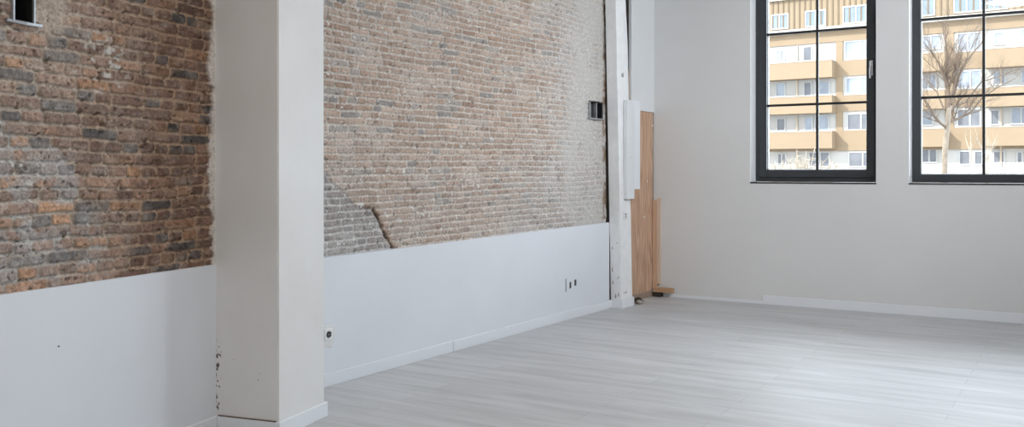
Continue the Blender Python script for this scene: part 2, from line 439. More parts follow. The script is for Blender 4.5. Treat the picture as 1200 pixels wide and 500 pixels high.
C = blend(C, C.mean(-1, keepdims=True) * np.array([1.12, 0.98, 0.90]), 0.16 * (1 - 0.7 * warm))
grey = np.clip(bump2(U, Z, uA(10), zA(10, 195), 0.33, 0.20) + 0.75 * bump2(U, Z, uA(40), zA(40, 290), 0.40, 0.22), 0, 1)
grey = sstep(0.22, 0.62, grey * (0.35 + 1.1 * sstep(0.35, 0.65, fbm(U, Z, 0.13, 70)))) * (0.35 + 0.65 * (R[..., 3] > 0.35))
C = blend(C, C * 0.35 + lin((166, 166, 167)) * 0.64, grey * 0.85)
soot = sstep(0.56, 0.72, fbm(U, Z, 0.28, 81, 4, 1.8)); C = blend(C, C * np.array([0.66, 0.68, 0.72]), soot * 0.55)
mort = blend(np.broadcast_to(lin((178, 166, 154)), C.shape), np.broadcast_to(lin((168, 144, 124)), C.shape), warm)
mort = mort * (0.98 + 0.38 * fbm(U, Z, 0.06, 90))[..., None]; C = C * 1.10
mort = blend(mort, np.broadcast_to(lin((200, 198, 195)), C.shape), np.clip(grey * 1.5, 0, 1))
smear = sstep(0.60, 0.74, fbm(U, Z, 0.09, 101, 4, 1.6)) * 0.55
patch = sstep(0.4, 0.75, bump2(U, Z, uA(52), zA(52, 8), 0.18, 0.17) + 0.25 * (fbm(U, Z, 0.08, 111) - 0.5))
lime = sstep(0.62, 0.70, fbm(U, Z, 0.045, 131, 3, 1.5)) * np.clip(bump2(U, Z, uA(122), zA(122, 75), 0.17, 0.12) + bump2(U, Z, uA(20), zA(20, 205), 0.25, 0.12) + 0.10, 0, 1)
C = blend(mort, C, face * (1 - smear * 0.7) * (1 - patch * 0.9))
C = blend(C, np.broadcast_to(lin((215, 211, 206)), C.shape), np.clip(lime, 0, 1))
pits = sstep(0.74, 0.80, fbm(U, Z, 0.022, 141, 2)); C = blend(C, C * 0.42, pits * 0.8)
H = REC + face * 0.013 * (1 - patch * 0.7) + (fbm(U, Z, 0.03, 150, 3) - 0.5) * 0.015 + (vnoise(U, Z, 0.25, 0.2, 160) - 0.5) * 0.010 - pits * 0.006 + (R[..., 2] - 0.5) * 0.006 * face
edge = -0.036 + (vnoise(U * 0, Z, 1, 0.10, 170) - 0.5) * 0.055 + (vnoise(U * 0, Z, 1, 0.03, 171) - 0.5) * 0.03
pl = sstep(0.0, 0.006, U - edge)
C = blend(C, np.broadcast_to(lin((214, 208, 201)), C.shape), pl); H = H * (1 - pl) + (REC + 0.030) * pl
hu0, hu1, hz0, hz1 = uA(13.5), uA(35.5), zA(24, 25.5), 2.42
keepA = ~((U > hu0 - 0.005) & (U < hu1 + 0.003) & (Z > hz0 - 0.004) & (Z < hz1))
tag(relief('wall_left_near', WA, us, zs, H, C, old_brick, keepA), 'dark red and grey old brick wall left of the white column', 'wall', kind='structure')

# far bay
tiltB = 0.0088
us = np.arange(-0.03, 4.44, 0.0062); zs = np.arange(0.86, 3.85, 0.0058)
U, Z = np.meshgrid(us, zs, indexing='ij')
uB = lambda px: WB.u(px, 0.035); zB = lambda px, py: WB.z(px, py, 0.035)
row, R, D = brick_pattern(U, Z, 0.0515, 0.206, 0.905, 23, 'mixed', tilt=tiltB, irr=1.0)
D = D + (fbm(U, Z, 0.03, 205, 3) - 0.5) * 0.009
face = sstep(0.0, 0.006, D)
C = pal(R[..., 0], [0.34, 0.60, 0.78, 0.88, 0.95], [(196, 174, 158), (190, 168, 153), (205, 184, 169), (182, 157, 140), (184, 175, 168), (166, 160, 156)])
C *= (0.86 + 0.26 * R[..., 1])[..., None] * (0.84 + 0.32 * fbm(U, Z, 0.06, 260, 4))[..., None]
right = sstep(uB(600), uB(690), U + (fbm(U, Z, 0.35, 270) - 0.5) * 1.0 + 0.5 * sstep(1.9, 1.2, Z))
C = blend(C, C * 0.45 + lin((192, 188, 183)) * 0.55, right * 0.85)
low = sstep(2.0, 1.1, Z + (fbm(U, Z, 0.4, 280) - 0.5) * 0.8)
C = blend(C, C * 0.6 + lin((172, 170, 168)) * 0.36, low * 0.7)
# grey bricks under the stepped diagonal crack near the column
crk = [(380, 197), (392, 214), (404, 224), (414, 238), (428, 242), (437, 243), (443, 254), (447, 266), (453, 278), (461, 291), (464, 297)]
ck = np.array([(uB(x), zB(x, y)) for x, y in crk])
ckz = np.interp(U, ck[:, 0], ck[:, 1], left=ck[0, 1], right=-9)
inside = sstep(0.0, 0.02, ckz - Z + (fbm(U, Z, 0.05, 290) - 0.5) * 0.03)
C = blend(C, C * 0.30 + lin((166, 165, 165)) * 0.60, inside)
mort = np.broadcast_to(lin((214, 206, 198)), C.shape) * (0.88 + 0.24 * fbm(U, Z, 0.07, 300))[..., None]
mort = blend(mort, np.broadcast_to(lin((212, 210, 208)), C.shape), np.maximum(inside, right))
smear = sstep(0.50, 0.66, fbm(U, Z, 0.16, 310, 4, 1.7)) * 0.75
skim = np.clip(sstep(uB(652), uB(686), U + (fbm(U, Z, 0.30, 320) - 0.5) * 0.8) * (0.25 + 0.75 * sstep(0.36, 0.60, fbm(U, Z, 0.35, 325))), 0, 1)
C = blend(mort, C, face * (1 - smear * 0.55) * (1 - skim * 0.85))
C = blend(C, np.broadcast_to(lin((200, 197, 192)), C.shape), skim * 0.6)
brown = sstep(0.07, 0.0, (4.40 - U) + (fbm(U, Z, 0.07, 330) - 0.5) * 0.08) * sstep(0.42, 0.55, fbm(U, Z, 0.12, 333))
C = blend(C, np.broadcast_to(lin((150, 128, 110)), C.shape), brown)
dck = np.full(U.shape, 9.0)
for (a, b) in zip(ck[4:-1], ck[5:]):
    ab = b - a; t = np.clip(((U - a[0]) * ab[0] + (Z - a[1]) * ab[1]) / (ab @ ab), 0, 1)
    dck = np.minimum(dck, np.hypot(U - a[0] - t * ab[0], Z - a[1] - t * ab[1]))
dck = dck + (fbm(U, Z, 0.04, 340, 3) - 0.5) * 0.03
cr = sstep(0.011, 0.001, dck); halo = sstep(0.08, 0.01, dck + 0.04 * sstep(0.0, 0.03, ckz - Z))
C = blend(C, np.broadcast_to(lin((172, 138, 112)), C.shape), halo * 0.5); C = blend(C, C * 0.22, cr)
pits = sstep(0.73, 0.79, fbm(U, Z, 0.026, 350, 2)) * (1 - skim); C = blend(C, C * 0.55, pits * 0.8)
fleck = sstep(0.80, 0.84, fbm(U, Z, 0.035, 360, 2)); C = blend(C, np.broadcast_to(lin((228, 226, 222)), C.shape), fleck * (1 - skim))
H = REC + face * 0.010 * (1 - skim * 0.75) + (fbm(U, Z, 0.035, 370, 3) - 0.5) * 0.010 * (1 - 0.6 * skim) + (vnoise(U, Z, 0.3, 0.2, 380) - 0.5) * 0.010 - pits * 0.005 - cr * 0.028 + (R[..., 2] - 0.5) * 0.004 * face - inside * 0.010
pu0, pu1, pz0, pz1 = uB(690), uB(706), zB(698, 139), zB(698, 120)
hol = (vnoise(U, Z, 0.05, 0.04, 390) - 0.5) * 0.03
keepB = ~((U + hol * 0.6 > pu0 - 0.01) & (U + hol < pu1 + 0.015) & (Z > pz0) & (Z < pz1 + 0.01))
endB = uB(711.5) + (vnoise(U * 0, Z, 1, 0.09, 391) - 0.5) * 0.03 - 0.045 * (Z - 0.9) / 2.4
keepB &= U < endB
tag(relief('wall_left_far', WB, us, zs, H, C, old_brick, keepB), 'pale pink and grey old brick wall between the column and the post', 'wall', kind='structure')

# solid masonry behind the brick faces, and the rest of the shell
bk = boxes('wall_left_core', [(-8.6, hu0 - 0.02, 0.085, 0.45, 0, CEIL), (hu1 + 0.02, LA + 0.2, 0.085, 0.45, 0, CEIL),
                              (hu0 - 0.02, hu1 + 0.02, 0.20, 0.45, 0, CEIL), (-8.6, -3.0, 0.0, 0.085, 0, CEIL), (-3.0, 0.0, 0.0, 0.085, 3.33, CEIL)], backing)
tag(in_frame(bk, WA), 'raw masonry core behind the near brick wall', 'wall', kind='structure')
SL0, SL1 = WB.u(734, 0.02) - 0.04, WB.u(740, 0.02) + 0.05
bk = boxes('wall_left_far_core', [(-0.3, pu0 - 0.02, 0.085, 0.45, 0, CEIL), (pu1 + 0.03, SL0, 0.085, 0.45, 0, CEIL), (SL1, LB + 0.45, 0.085, 0.45, 0, CEIL), (SL0, SL1, 0.40, 0.45, 0, CEIL), (pu0 - 0.02, pu1 + 0.03, 0.22, 0.45, 0, CEIL),
                                  (0.0, 4.40, 0.0, 0.085, 3.84, CEIL)], backing)
tag(in_frame(bk, WB), 'raw masonry core behind the far brick wall', 'wall', kind='structure')
bk = boxes('wall_left_return', [(0.03, LA - 0.02, 0.036, 0.084, 0, CEIL)], wallpaint)
tag(in_frame(bk, WA), 'plain plastered wall hidden behind the column', 'wall', kind='structure')
w = boxes('wall_back', [(0, LK, 0, 0.25, 0, CEIL)], wallpaint); tag(in_frame(w, WK), 'plain wall behind the camera', 'wall', kind='structure')

def wall_with_openings(name, fr, length, holes, thick, mat, z0, z1):
    bm = bmesh.new(); x = -0.0
    for a, b in holes:
        box(bm, x, a, 0, thick, 0, CEIL); box(bm, a, b, 0, thick, 0, z0); box(bm, a, b, 0, thick, z1, CEIL); x = b
    box(bm, x, length, 0, thick, 0, CEIL)
    return in_frame(link_mesh(name, bm, mat), fr)
SILL, HEAD = 1.366, 4.02
holesC = [(WIN_GAP0 + i * WIN_STEP, WIN_GAP0 + i * WIN_STEP + WIN_W) for i in range(N_WIN)]
tag(wall_with_openings('wall_far', WC, LC, holesC, 0.30, wallpaint, SILL, HEAD), 'light grey painted wall with the tall dark framed windows', 'wall', kind='structure')
holesR = []
tag(wall_with_openings('wall_right', WR, LR, holesR, 0.30, wallpaint, 1.0, 3.9), 'plain wall right of the camera', 'wall', kind='structure')

# ---- white plasterboard below the bricks
def lower_panel(name, fr, u0, u1, za, zb, label):
    bm = bmesh.new()
    hexa(bm, [(u0, 0, 0), (u1, 0, 0), (u1, 0.08, 0), (u0, 0.08, 0), (u0, 0, za), (u1, 0, zb), (u1, 0.08, zb), (u0, 0.08, za)])
    bmesh.ops.bevel(bm, geom=[e for e in bm.edges if all(v.co.z > 0.5 and abs(v.co.y) < 1e-4 for v in e.verts)], offset=0.004, segments=2, affect='EDGES')
    return tag(in_frame(link_mesh(name, bm, white), fr), label, 'wall', kind='structure')
zA0, zA1 = WA.z(3, 345.9), WA.z(245, 311.3)
lower_panel('wall_left_near_lower', WA, -8.6, LA, zA0 + (zA1 - zA0) * (-8.6 - WA.u(3)) / (WA.u(245) - WA.u(3)), zA1, 'white plastered lower wall under the dark bricks left of the column')
zB0, zB1 = WB.z(380, 302), WB.z(715, 260.3)
lower_panel('wall_left_far_lower', WB, 0.0, 4.455, zB0 - (zB1 - zB0) * (WB.u(380)) / (WB.u(715) - WB.u(380)), zB1, 'long white plastered lower wall under the pale bricks')

def skirting(name, fr, segs, h, label, t=0.016):
    o = in_frame(link_mesh(name, (lambda bm: ([box(bm, a, b, -t, 0.0, 0.0, h, bev=0.003, seg=1) for a, b in segs], bm)[1])(bmesh.new()), white_skirt), fr)
    return tag(o, label, 'baseboard', kind='structure')
skirting('baseboard_left_near', WA, [(-8.6, 0.0)], 0.088, 'white baseboard under the wall left of the column')
uj = WB.u(529.5)
skirting('baseboard_left_far', WB, [(0.02, uj - 0.004), (uj + 0.004, 4.487)], 0.09, 'long white baseboard along the wall from the column to the post')
skirting('baseboard_far', WC, [(WC.u(894), LC)], 0.10, 'pale grey baseboard under the windows', 0.014)
# bare wall foot left of that baseboard
tag(in_frame(boxes('trim_1', [(0.10, WC.u(894) - 0.003, -0.004, 0.0, 0.0, 0.035)], white_skirt, bev=0.001), WC), 'thin white strip at the wall foot beside the timber offcut', 'trim', kind='structure')

# ------------------------------------------------------------------ windows
def make_window(idx, label, opening_sash):
    u0 = holesC[idx][0]
    t = empty('window_%d' % (idx + 1), WC, u0, WIN_D, SILL, label, 'window', 'tall dark framed windows', kind='structure')
    W, Hh = WIN_W, HEAD - SILL
    b0 = 0.018                                        # lifted over the sill board
    f = 0.088 if not opening_sash else 0.060
    def ring(lst, x0, x1, z0, z1, w_, y0, y1):
        lst += [(x0, x0 + w_, y0, y1, z0, z1), (x1 - w_, x1, y0, y1, z0, z1), (x0 + w_, x1 - w_, y0, y1, z0, z0 + w_), (x0 + w_, x1 - w_, y0, y1, z1 - w_, z1)]
    l = []; ring(l, 0.001, W - 0.001, b0, Hh - 0.001, f, 0.0, 0.075)
    boxes('frame', l, anthracite, t, bev=0.003)
    g = f
    if opening_sash:
        l = []; ring(l, 0.052, W - 0.052, b0 + 0.052, Hh - 0.052, 0.085, -0.018, 0.050)
        sash = boxes('sash', l, anthracite, t, bev=0.004); g = 0.137
        bm = bmesh.new()
        hx, hz = W - 0.085, WC.z(1021, 84, WIN_D) - SILL
        box(bm, hx - 0.016, hx + 0.016, -0.030, -0.018, hz - 0.045, hz + 0.12, bev=0.005)
        cyl(bm, (hx, -0.045, hz + 0.085), (0, 1, 0), 0.011, 0.036, 16)
        tube(bm, [(hx, -0.062, hz + 0.10), (hx, -0.066, hz + 0.06), (hx - 0.002, -0.066, hz), (hx - 0.004, -0.062, hz - 0.075)], [0.014, 0.013, 0.012, 0.009], 12)
        link_mesh('handle', bm, chrome, sash, smooth=False)
    bmw = 0.026
    cx = WC.u(958, WIN_D + 0.03) - holesC[0][0] if opening_sash else WC.u(1153, WIN_D + 0.03) - holesC[1][0]
    boxes('glazing_bar', [(cx - bmw / 2, cx + bmw / 2, 0.014, 0.046, b0 + g - 0.01, Hh - g + 0.01)], black_bar, t)
    if opening_sash: zs_ = (WC.z(958, 121.8, WIN_D + .03) - SILL, WC.z(958, 36.3, WIN_D + .03) - SILL)
    else: zs_ = (WC.z(1153, 111.8, WIN_D + .03) - SILL, WC.z(1153, 17.6, WIN_D + .03) - SILL)
    for z_ in zs_:
        boxes('glazing_bar', [(g - 0.01, W - g + 0.01, 0.015, 0.045, z_ - bmw / 2, z_ + bmw / 2)], black_bar, t)
    boxes('glass', [(g - 0.012, W - g + 0.012, 0.028, 0.032, b0 + g - 0.012, Hh - g + 0.012)], glass, t)
    # white gasket strips between frame and glass
    l = []; ring(l, g - 0.001, W - g + 0.001, b0 + g - 0.001, Hh - g + 0.001, 0.010, 0.034, 0.05)
    boxes('glazing_bead', l, plastic_white, t)
    boxes('sill', [(-0.0, W, -WIN_D - 0.006, 0.0, 0.0, 0.016)], anthracite, t, bev=0.002)
    # white reveal linings
    boxes('reveal_lining', [(0.0, 0.004, -WIN_D + 0.001, -0.001, 0.017, Hh), (W - 0.004, W, -WIN_D + 0.001, -0.001, 0.017, Hh), (0.004, W - 0.004, -WIN_D + 0.001, -0.001, Hh - 0.004, Hh)], reveal_white, t)
    return t
make_window(0, 'tall dark framed window with a silver handle, nearest the plywood corner', True)
make_window(1, 'tall dark framed window with the bare tree behind it, at the right edge', False)
make_window(2, 'tall dark framed window beyond the right edge of the photograph', True)

# ------------------------------------------------------------------ column
CW, CD, LEANC = 0.478, 0.425, 0.006
t = empty('column', WA, 0.0, 0.0, 0.0, 'broad white plastered square column between the two brick walls', 'column')
bm = bmesh.new()
hexa(bm, [(-0.004, -CD, 0), (CW, -CD, 0), (CW, 0.05, 0), (-0.004, 0.05, 0), (-0.012, -CD, CEIL), (CW - 0.008, -CD, CEIL), (CW - 0.008, 0.05, CEIL), (-0.012, 0.05, CEIL)])
bmesh.ops.bevel(bm, geom=[e for e in bm.edges if abs(e.verts[0].co.z - e.verts[1].co.z) > 1], offset=0.006, segments=2, affect='EDGES')
link_mesh('shaft', bm, column_plaster, t)
bm = bmesh.new()
box(bm, -0.018, CW + 0.016, -CD - 0.016, -CD, 0, 0.09, bev=0.003, seg=1)
box(bm, CW, CW + 0.016, -CD, 0.0, 0, 0.09, bev=0.003, seg=1)
box(bm, -0.018, -0.002, -CD, -0.017, 0, 0.088, bev=0.003, seg=1)
link_mesh('skirting', bm, white_skirt, t)
bm = bmesh.new()
box(bm, -0.0175, -0.002, -CD + 0.012, -0.02, 0.088, 0.0925)
link_mesh('joint_line', bm, joint_brown, t)  # dark brown line along the top of the column skirting
for (yy, zz, r) in ((-0.29, 0.315, 0.003), (-0.12, 0.42, 0.0025), (-0.30, 0.35, 0.002)):
    bm = bmesh.new(); cyl(bm, (-0.0045, yy, zz), (1, 0, 0), r, 0.003, 8)
    link_mesh('drill_hole', bm, steel_dark, t)

# ------------------------------------------------------------------ white post
pu0_, pu1_, pd = 4.497, 4.775, 0.128
t = empty('post', WB, 4.49, 0.0, 0.0, 'slim white painted post at the end of the pale brick wall', 'post')
bm = bmesh.new()
ZT = CEIL; ln = -0.125 / 3.0 * ZT
rel = pu0_ - 4.49; wl = pu1_ - pu0_
# a slightly leaning shaft with worn, chipped arrises
N = 44; rg = random.Random(4); prev = None
for k in range(N + 1):
    zz = ZT * k / N; s = ln * k / N
    nar = 0.045 * min(1, max(0, (zz - 3.0) / 0.5)) 
    jit = rg.uniform(-0.004, 0.004)
    ring_ = [bm.verts.new(p) for p in ((rel + s, -0.001, zz), (rel + s + jit, -pd + jit * 0.6, zz), (rel + s + wl - nar + jit * 0.4, -pd, zz), (rel + s + wl - nar, -0.001, zz))]
    if prev:
        for q in range(4): bm.faces.new((prev[q], prev[(q + 1) % 4], ring_[(q + 1) % 4], ring_[q]))
    else: bm.faces.new(ring_[::-1])
    prev = ring_
bm.faces.new(prev)
bmesh.ops.bevel(bm, geom=[e for e in bm.edges if abs(e.verts[0].co.z - e.verts[1].co.z) > 0.01], offset=0.005, segments=1, affect='EDGES')
link_mesh('shaft', bm, post_white, t)
boxes('skirting', [(rel - 0.016, rel + wl + 0.014, -pd - 0.016, -pd + 0.002, 0, 0.098), (rel - 0.016, rel + 0.002, -pd + 0.002, -0.014, 0, 0.098), (rel + wl - 0.002, rel + wl + 0.014, -pd + 0.002, -0.014, 0, 0.098)], white_skirt, t, bev=0.002)
def on_post(px, py):
    return WB.u(px, -pd) - 4.49, WB.z(px, py, -pd)
for px, py, r in ((731.2, 343, 0.006), (733.6, 342.3, 0.009)):
    bm = bmesh.new(); x, z = on_post(px, py); cyl(bm, (x, -pd - 0.001, z), (0, 1, 0), r, 0.006, 10)
    link_mesh('drill_hole', bm, steel_dark, t)
x, z = on_post(729.3, 88); bm = bmesh.new(); cyl(bm, (x, -pd - 0.003, z), (0, 1, 0), 0.024, 0.008, 20, 0.02); bmesh.ops.scale(bm, vec=(1, 1, 1.1), verts=bm.verts, space=Matrix.Translation((-x, 0, -z)))
link_mesh('round_cap', bm, steel, t)
# chips of lost paint on the shaded side
rg = random.Random(8); bare_patch = nmat('bare_patch', (0.40, 0.37, 0.34), 0.9, var=0.3, vscale=30)
for yy, zz, r, el in ((-0.10, 0.36, 0.010, 3.2), (-0.085, 0.33, 0.006, 2), (-0.03, 0.28, 0.008, 3), (-0.028, 0.42, 0.007, 4), (-0.09, 0.72, 0.007, 1.2), (-0.06, 0.13, 0.012, 2), (-0.095, 0.15, 0.009, 2.5), (-0.03, 0.66, 0.006, 2.5)):
    bm = bmesh.new(); cyl(bm, (rel + ln * zz / ZT - 0.0005, yy, zz), (1, 0, 0), r, 0.003, 9)
    for v in bm.verts: v.co.z = zz + (v.co.z - zz) * el * rg.uniform(0.8, 1.2); v.co.y = yy + (v.co.y - yy) * rg.uniform(0.5, 1.1)
    link_mesh('paint_chip', bm, bare_patch, t)

# small switch plate on the post
x, z = on_post(732.2, 252.5)
sw = empty('switch_plate', WB, 4.49 + x, -pd, z, 'small pale switch plate high on the white post', 'switch')
boxes('plate', [(-0.042, 0.042, -0.010, -0.001, -0.045, 0.045)], plastic_white, sw, bev=0.004)
boxes('rocker', [(-0.014, 0.016, -0.014, -0.009, 0.002, 0.026), (-0.010, 0.018, -0.013, -0.009, -0.026, -0.004)], nmat('switch_grey', (0.30, 0.30, 0.30), 0.5), sw, bev=0.002)

# ------------------------------------------------------------------ corner infill beyond the post
spot_m = nmat('filler_spot', (0.75, 0.70, 0.64), 0.7)
zw = WB.z(757, 130.5, 0.0)
uL, uR = 4.80, LB - 0.002
t = empty('plywood_panel', WB, uL, 0.0, 0.0, 'tall bare plywood board filling the corner beyond the post', 'board')
bm = bmesh.new(); box(bm, -0.08, uR - uL - 0.03, 0.003, 0.025, 0.04, zw - 0.004, bev=0.001, seg=1)
bd = link_mesh('board', bm, plywood, t)
for px, py in ((764.5, 147), (758.5, 212), (755, 254), (746.5, 338), (768, 300)):
    bm = bmesh.new(); cyl(bm, (WB.u(px) - uL, 0.001, WB.z(px, py)), (0, 1, 0), 0.013 if py < 260 else 0.008, 0.006, 12)
    link_mesh('screw_cap', bm, spot_m, t)
bm = bmesh.new(); box(bm, 0.0, uR - uL - 0.06, -0.012, 0.003, 0.0, 0.075, bev=0.002, seg=1)
link_mesh('foot_strip', bm, wood_mat('dusty_plywood', (0.27, 0.19, 0.14), (0.38, 0.29, 0.23)), t)

t2 = boxes('upper_wall_panel', [(0.0, uR - uL + 0.05, -0.004, 0.03, zw, CEIL)], panel_white, None, bev=0.002)
tag(in_frame(t2, WB, WB.u(739.5, 0.0), 0.0, 0.0), 'smooth white board above the plywood in the corner', 'board')
# dark slot and raw timber edge between the post and that white board
us0 = WB.u(734, 0.02); us1 = WB.u(740, 0.02)
t3 = boxes('raw_edge_strip', [(0.0, us1 - us0, 0.0, 0.02, 0.0, WB.z(738, 82) - zw)], wood_mat('raw_edge', (0.34, 0.26, 0.20), (0.46, 0.38, 0.31)), None, bev=0.001)
tag(in_frame(t3, WB, us0, 0.02, zw), 'narrow brown timber strip between the post and the white board', 'strip')

# white boxed casing standing off the post edge
v0, v1 = -0.175, -0.012
zc0, zc1 = WB.z(738, 233, v0), WB.z(738, 117, v0)
cu0, cu1 = WB.u(735, v0), WB.u(743.5, v0)
t = empty('pipe_casing', WB, cu0, 0.0, zc0, 'white boxed pipe casing fixed between the post and the plywood', 'casing')
wc = cu1 - cu0
boxes('cover', [(0.0, wc, v0, -0.132, 0.0, zc1 - zc0)], panel_white, t, bev=0.003)
ext = WB.u(747.3, v0 + 0.05) - cu0
boxes('side_flange', [(wc + 0.001, ext, v0 + 0.02, -0.002, 0.105, zc1 - zc0 + 0.005)], white_skirt, t, bev=0.002)
bm = bmesh.new(); cyl(bm, (wc * 0.5, v0 - 0.001, (zc1 - zc0) * 0.42), (0, 1, 0), 0.005, 0.004, 10); link_mesh('screw', bm, steel, t)

# timber batten and offcut in the corner
zb0, zb1 = 0.10, WC.z(774, 234)
t = empty('corner_batten', WC, 0.0, 0.0, zb0, 'upright timber batten in the corner between plywood and window wall', 'batten')
bw = WC.u(772.0) 
boxes('stud', [(0.004, WC.u(771.3), -0.045, -0.001, 0.0, zb1 - zb0)], batten_wood, t, bev=0.002)
boxes('sawn_strip', [(WC.u(771.3) + 0.001, WC.u(775.2), -0.036, -0.001, 0.05, zb1 - zb0 + 0.02)], batten_pale, t, bev=0.001)
ou0, ou1 = WC.u(769.5), WC.u(792)
oz0, oz1 = WC.z(780, 341.6), WC.z(780, 336.0)
t4 = boxes('timber_offcut', [(ou0 - 0.0, ou1, -0.10, -0.046, 0.0, oz1 - oz0), ], offcut_wood, None, bev=0.003)
tag(in_frame(t4, WC, 0.0, 0.0, oz0), 'short horizontal timber offcut at the foot of the corner batten', 'timber')
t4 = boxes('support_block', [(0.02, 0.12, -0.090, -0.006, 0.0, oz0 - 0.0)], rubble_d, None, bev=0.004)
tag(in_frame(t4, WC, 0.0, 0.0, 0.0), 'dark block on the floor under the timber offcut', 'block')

# crumbs of mortar at the foot of the plywood
rg = random.Random(12)
for k, (px, py, s, mt, lb) in enumerate(((749.5, 356.3, 0.042, rubble_m, 'largest pale mortar lump at the foot of the plywood by the post'),
                                         (745.8, 349.5, 0.045, rubble_d, 'dark lump of debris standing against the plywood by the post'),
                                         (753.0, 352.6, 0.030, rubble_m, 'pale mortar lump on the floor furthest from the post'),
                                         (746.2, 355.0, 0.028, rubble_d, 'small dark lump of debris nearest the post foot'))):
    bm = bmesh.new(); bmesh.ops.create_icosphere(bm, subdivisions=2, radius=s)
    for v in bm.verts: v.co *= rg.uniform(0.75, 1.15); v.co.z *= 0.62
    zmin = min(v.co.z for v in bm.verts)
    for v in bm.verts: v.co.z -= zmin
    o = link_mesh('mortar_lump', bm, mt)
    zz = EYE * FPX / (py - YH)
    p = Vector(((px - 600) / FPX * zz, zz, 0))
    if k == 1: p = WB.w(WB.u(746.5, -0.05), -0.065, 0)
    o.location = p; tag(o, lb, 'debris', 'mortar lumps at the foot of the plywood')

# ------------------------------------------------------------------ sockets
px, py = 384.2, 391.5
s1 = empty('power_socket', WB, WB.u(px), 0.0, WB.z(px, py), 'white square power socket on the lower wall beside the column', 'socket')
bm = bmesh.new(); box(bm, -0.041, 0.041, -0.010, -0.001, -0.041, 0.041, bev=0.005); link_mesh('plate', bm, plastic_white, s1)
bm = bmesh.new(); cyl(bm, (0, -0.011, 0), (0, 1, 0), 0.024, 0.004, 28); w_ = link_mesh('well', bm, steel_dark, s1)
bm = bmesh.new()
for dx in (-0.010, 0.010): cyl(bm, (dx, -0.0135, 0), (0, 1, 0), 0.004, 0.003, 12)
box(bm, -0.004, 0.004, -0.016, -0.012, 0.017, 0.023); box(bm, -0.004, 0.004, -0.016, -0.012, -0.023, -0.017)
link_mesh('contact', bm, steel, w_)
bm = bmesh.new()
fp = [(-0.055, 0.062), (0.0, 0.066), (0.062, 0.058), (0.070, 0.0), (0.060, -0.062), (0.030, -0.10), (-0.01, -0.085), (-0.055, -0.09)]
a = [bm.verts.new((x, -0.0008, z)) for x, z in fp]; b_ = [bm.verts.new((x * 0.93, -0.0035, z * 0.93)) for x, z in fp]
bm.faces.new(b_)
for i in range(8): bm.faces.new((a[i], a[(i + 1) % 8], b_[(i + 1) % 8], b_[i]))
link_mesh('filler_patch', bm, nmat('filler', (0.76, 0.76, 0.75), 0.9, var=0.08, vscale=40, bump=0.3, bscale=60), s1)

px, py = 671.0, 332.5
s2 = empty('data_socket', WB, WB.u(px), 0.0, WB.z(px, py), 'white wall plate with two small dark sockets near the post', 'socket')
bm = bmesh.new(); box(bm, -0.135, 0.12, -0.006, -0.001, -0.062, 0.066, bev=0.003); link_mesh('plate', bm, white, s2)
boxes('side_shadow', [(-0.150, -0.136, -0.003, -0.0005, -0.064, 0.068)], nmat('shadow_grey', (0.26, 0.26, 0.26), 0.9), s2)  # grey strip painted as the shadow line beside the plate
for x0, x1, z0_, z1_ in ((-0.075, -0.043, -0.038, 0.026), (0.028, 0.066, -0.022, 0.040)):
    boxes('jack', [(x0, x1, -0.0085, -0.005, z0_, z1_)], steel_dark, s2, bev=0.001)

# tiny drilled hole in the near lower wall
bm = bmesh.new(); cyl(bm, (0, 0, 0), (0, 1, 0), 0.0035, 0.006, 8)
o = link_mesh('wall_plug', bm, steel_dark); tag(in_frame(o, WA, WA.u(68.5), -0.001, WA.z(68.5, 405.5)), 'tiny dark wall plug in the white lower wall left of the column', 'plug')

# ------------------------------------------------------------------ steel pockets set into the brickwork
def pocket(fr, u0, u1, z0, z1, depth, lip, label, wall_t=0.012, bar=None):
    t = empty('steel_pocket', fr, (u0 + u1) / 2, 0.035, z0, label, 'bracket', 'steel pockets in the brick walls')
    hw = (u1 - u0) / 2; h = z1 - z0
    boxes('back_plate', [(-hw, hw, depth - 0.008, depth, 0.0, h)], hole_shade, t)
    for s in (-1, 1):
        x = s * hw
        boxes('side_plate', [(min(x, x + s * wall_t), max(x, x + s * wall_t), -0.022, depth - 0.002, -0.002, h)], steel, t, bev=0.001)
        boxes('shade_lining', [(min(x, x - s * 0.002), max(x, x - s * 0.002), -0.012, depth - 0.010, 0.004, h - 0.004)], hole_shade, t)  # thin black sheets painting the pocket's inner shade
    boxes('top_plate', [(-hw, hw, -0.004, depth - 0.010, h - 0.006, h)], hole_shade, t)
    boxes('floor_plate', [(-hw + 0.002, hw - 0.002, -0.010, depth - 0.010, 0.0, 0.005)], steel_dark, t)
    bm = bmesh.new()
    # bottom lip: a bent flange, thin at its ends
    for a, b in ((-hw - lip, -0.004), (-0.003, hw + lip)):
        i, o_ = (b, a) if a < -0.01 else (a, b)
        hexa(bm, [(i, -0.034, -0.016), (o_, -0.026, -0.006 - 0.006), (o_, 0.02, -0.008), (i, 0.02, -0.012), (i, -0.036, -0.004), (o_, -0.028, 0.0), (o_, 0.02, 0.004), (i, 0.02, 0.002)])
    link_mesh('flange', bm, steel, t)
    if bar: 
        boxes('divider', [(bar, bar + 0.016, -0.006, 0.05, 0.004, h - 0.004)], steel, t, bev=0.002)
        boxes('inner_plate', [(-hw + 0.012, bar, 0.03, 0.038, 0.006, h - 0.01)], steel_dark, t)
    return t
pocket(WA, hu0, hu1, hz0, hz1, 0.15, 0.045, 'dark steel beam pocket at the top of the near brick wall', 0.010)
pocket(WB, pu0, pu1 - 0.03, pz0 + 0.004, pz1, 0.16, 0.03, 'dark steel pocket high in the pale brick wall beside the post', 0.012, bar=(pu1 - pu0) * 0.5 - 0.14)

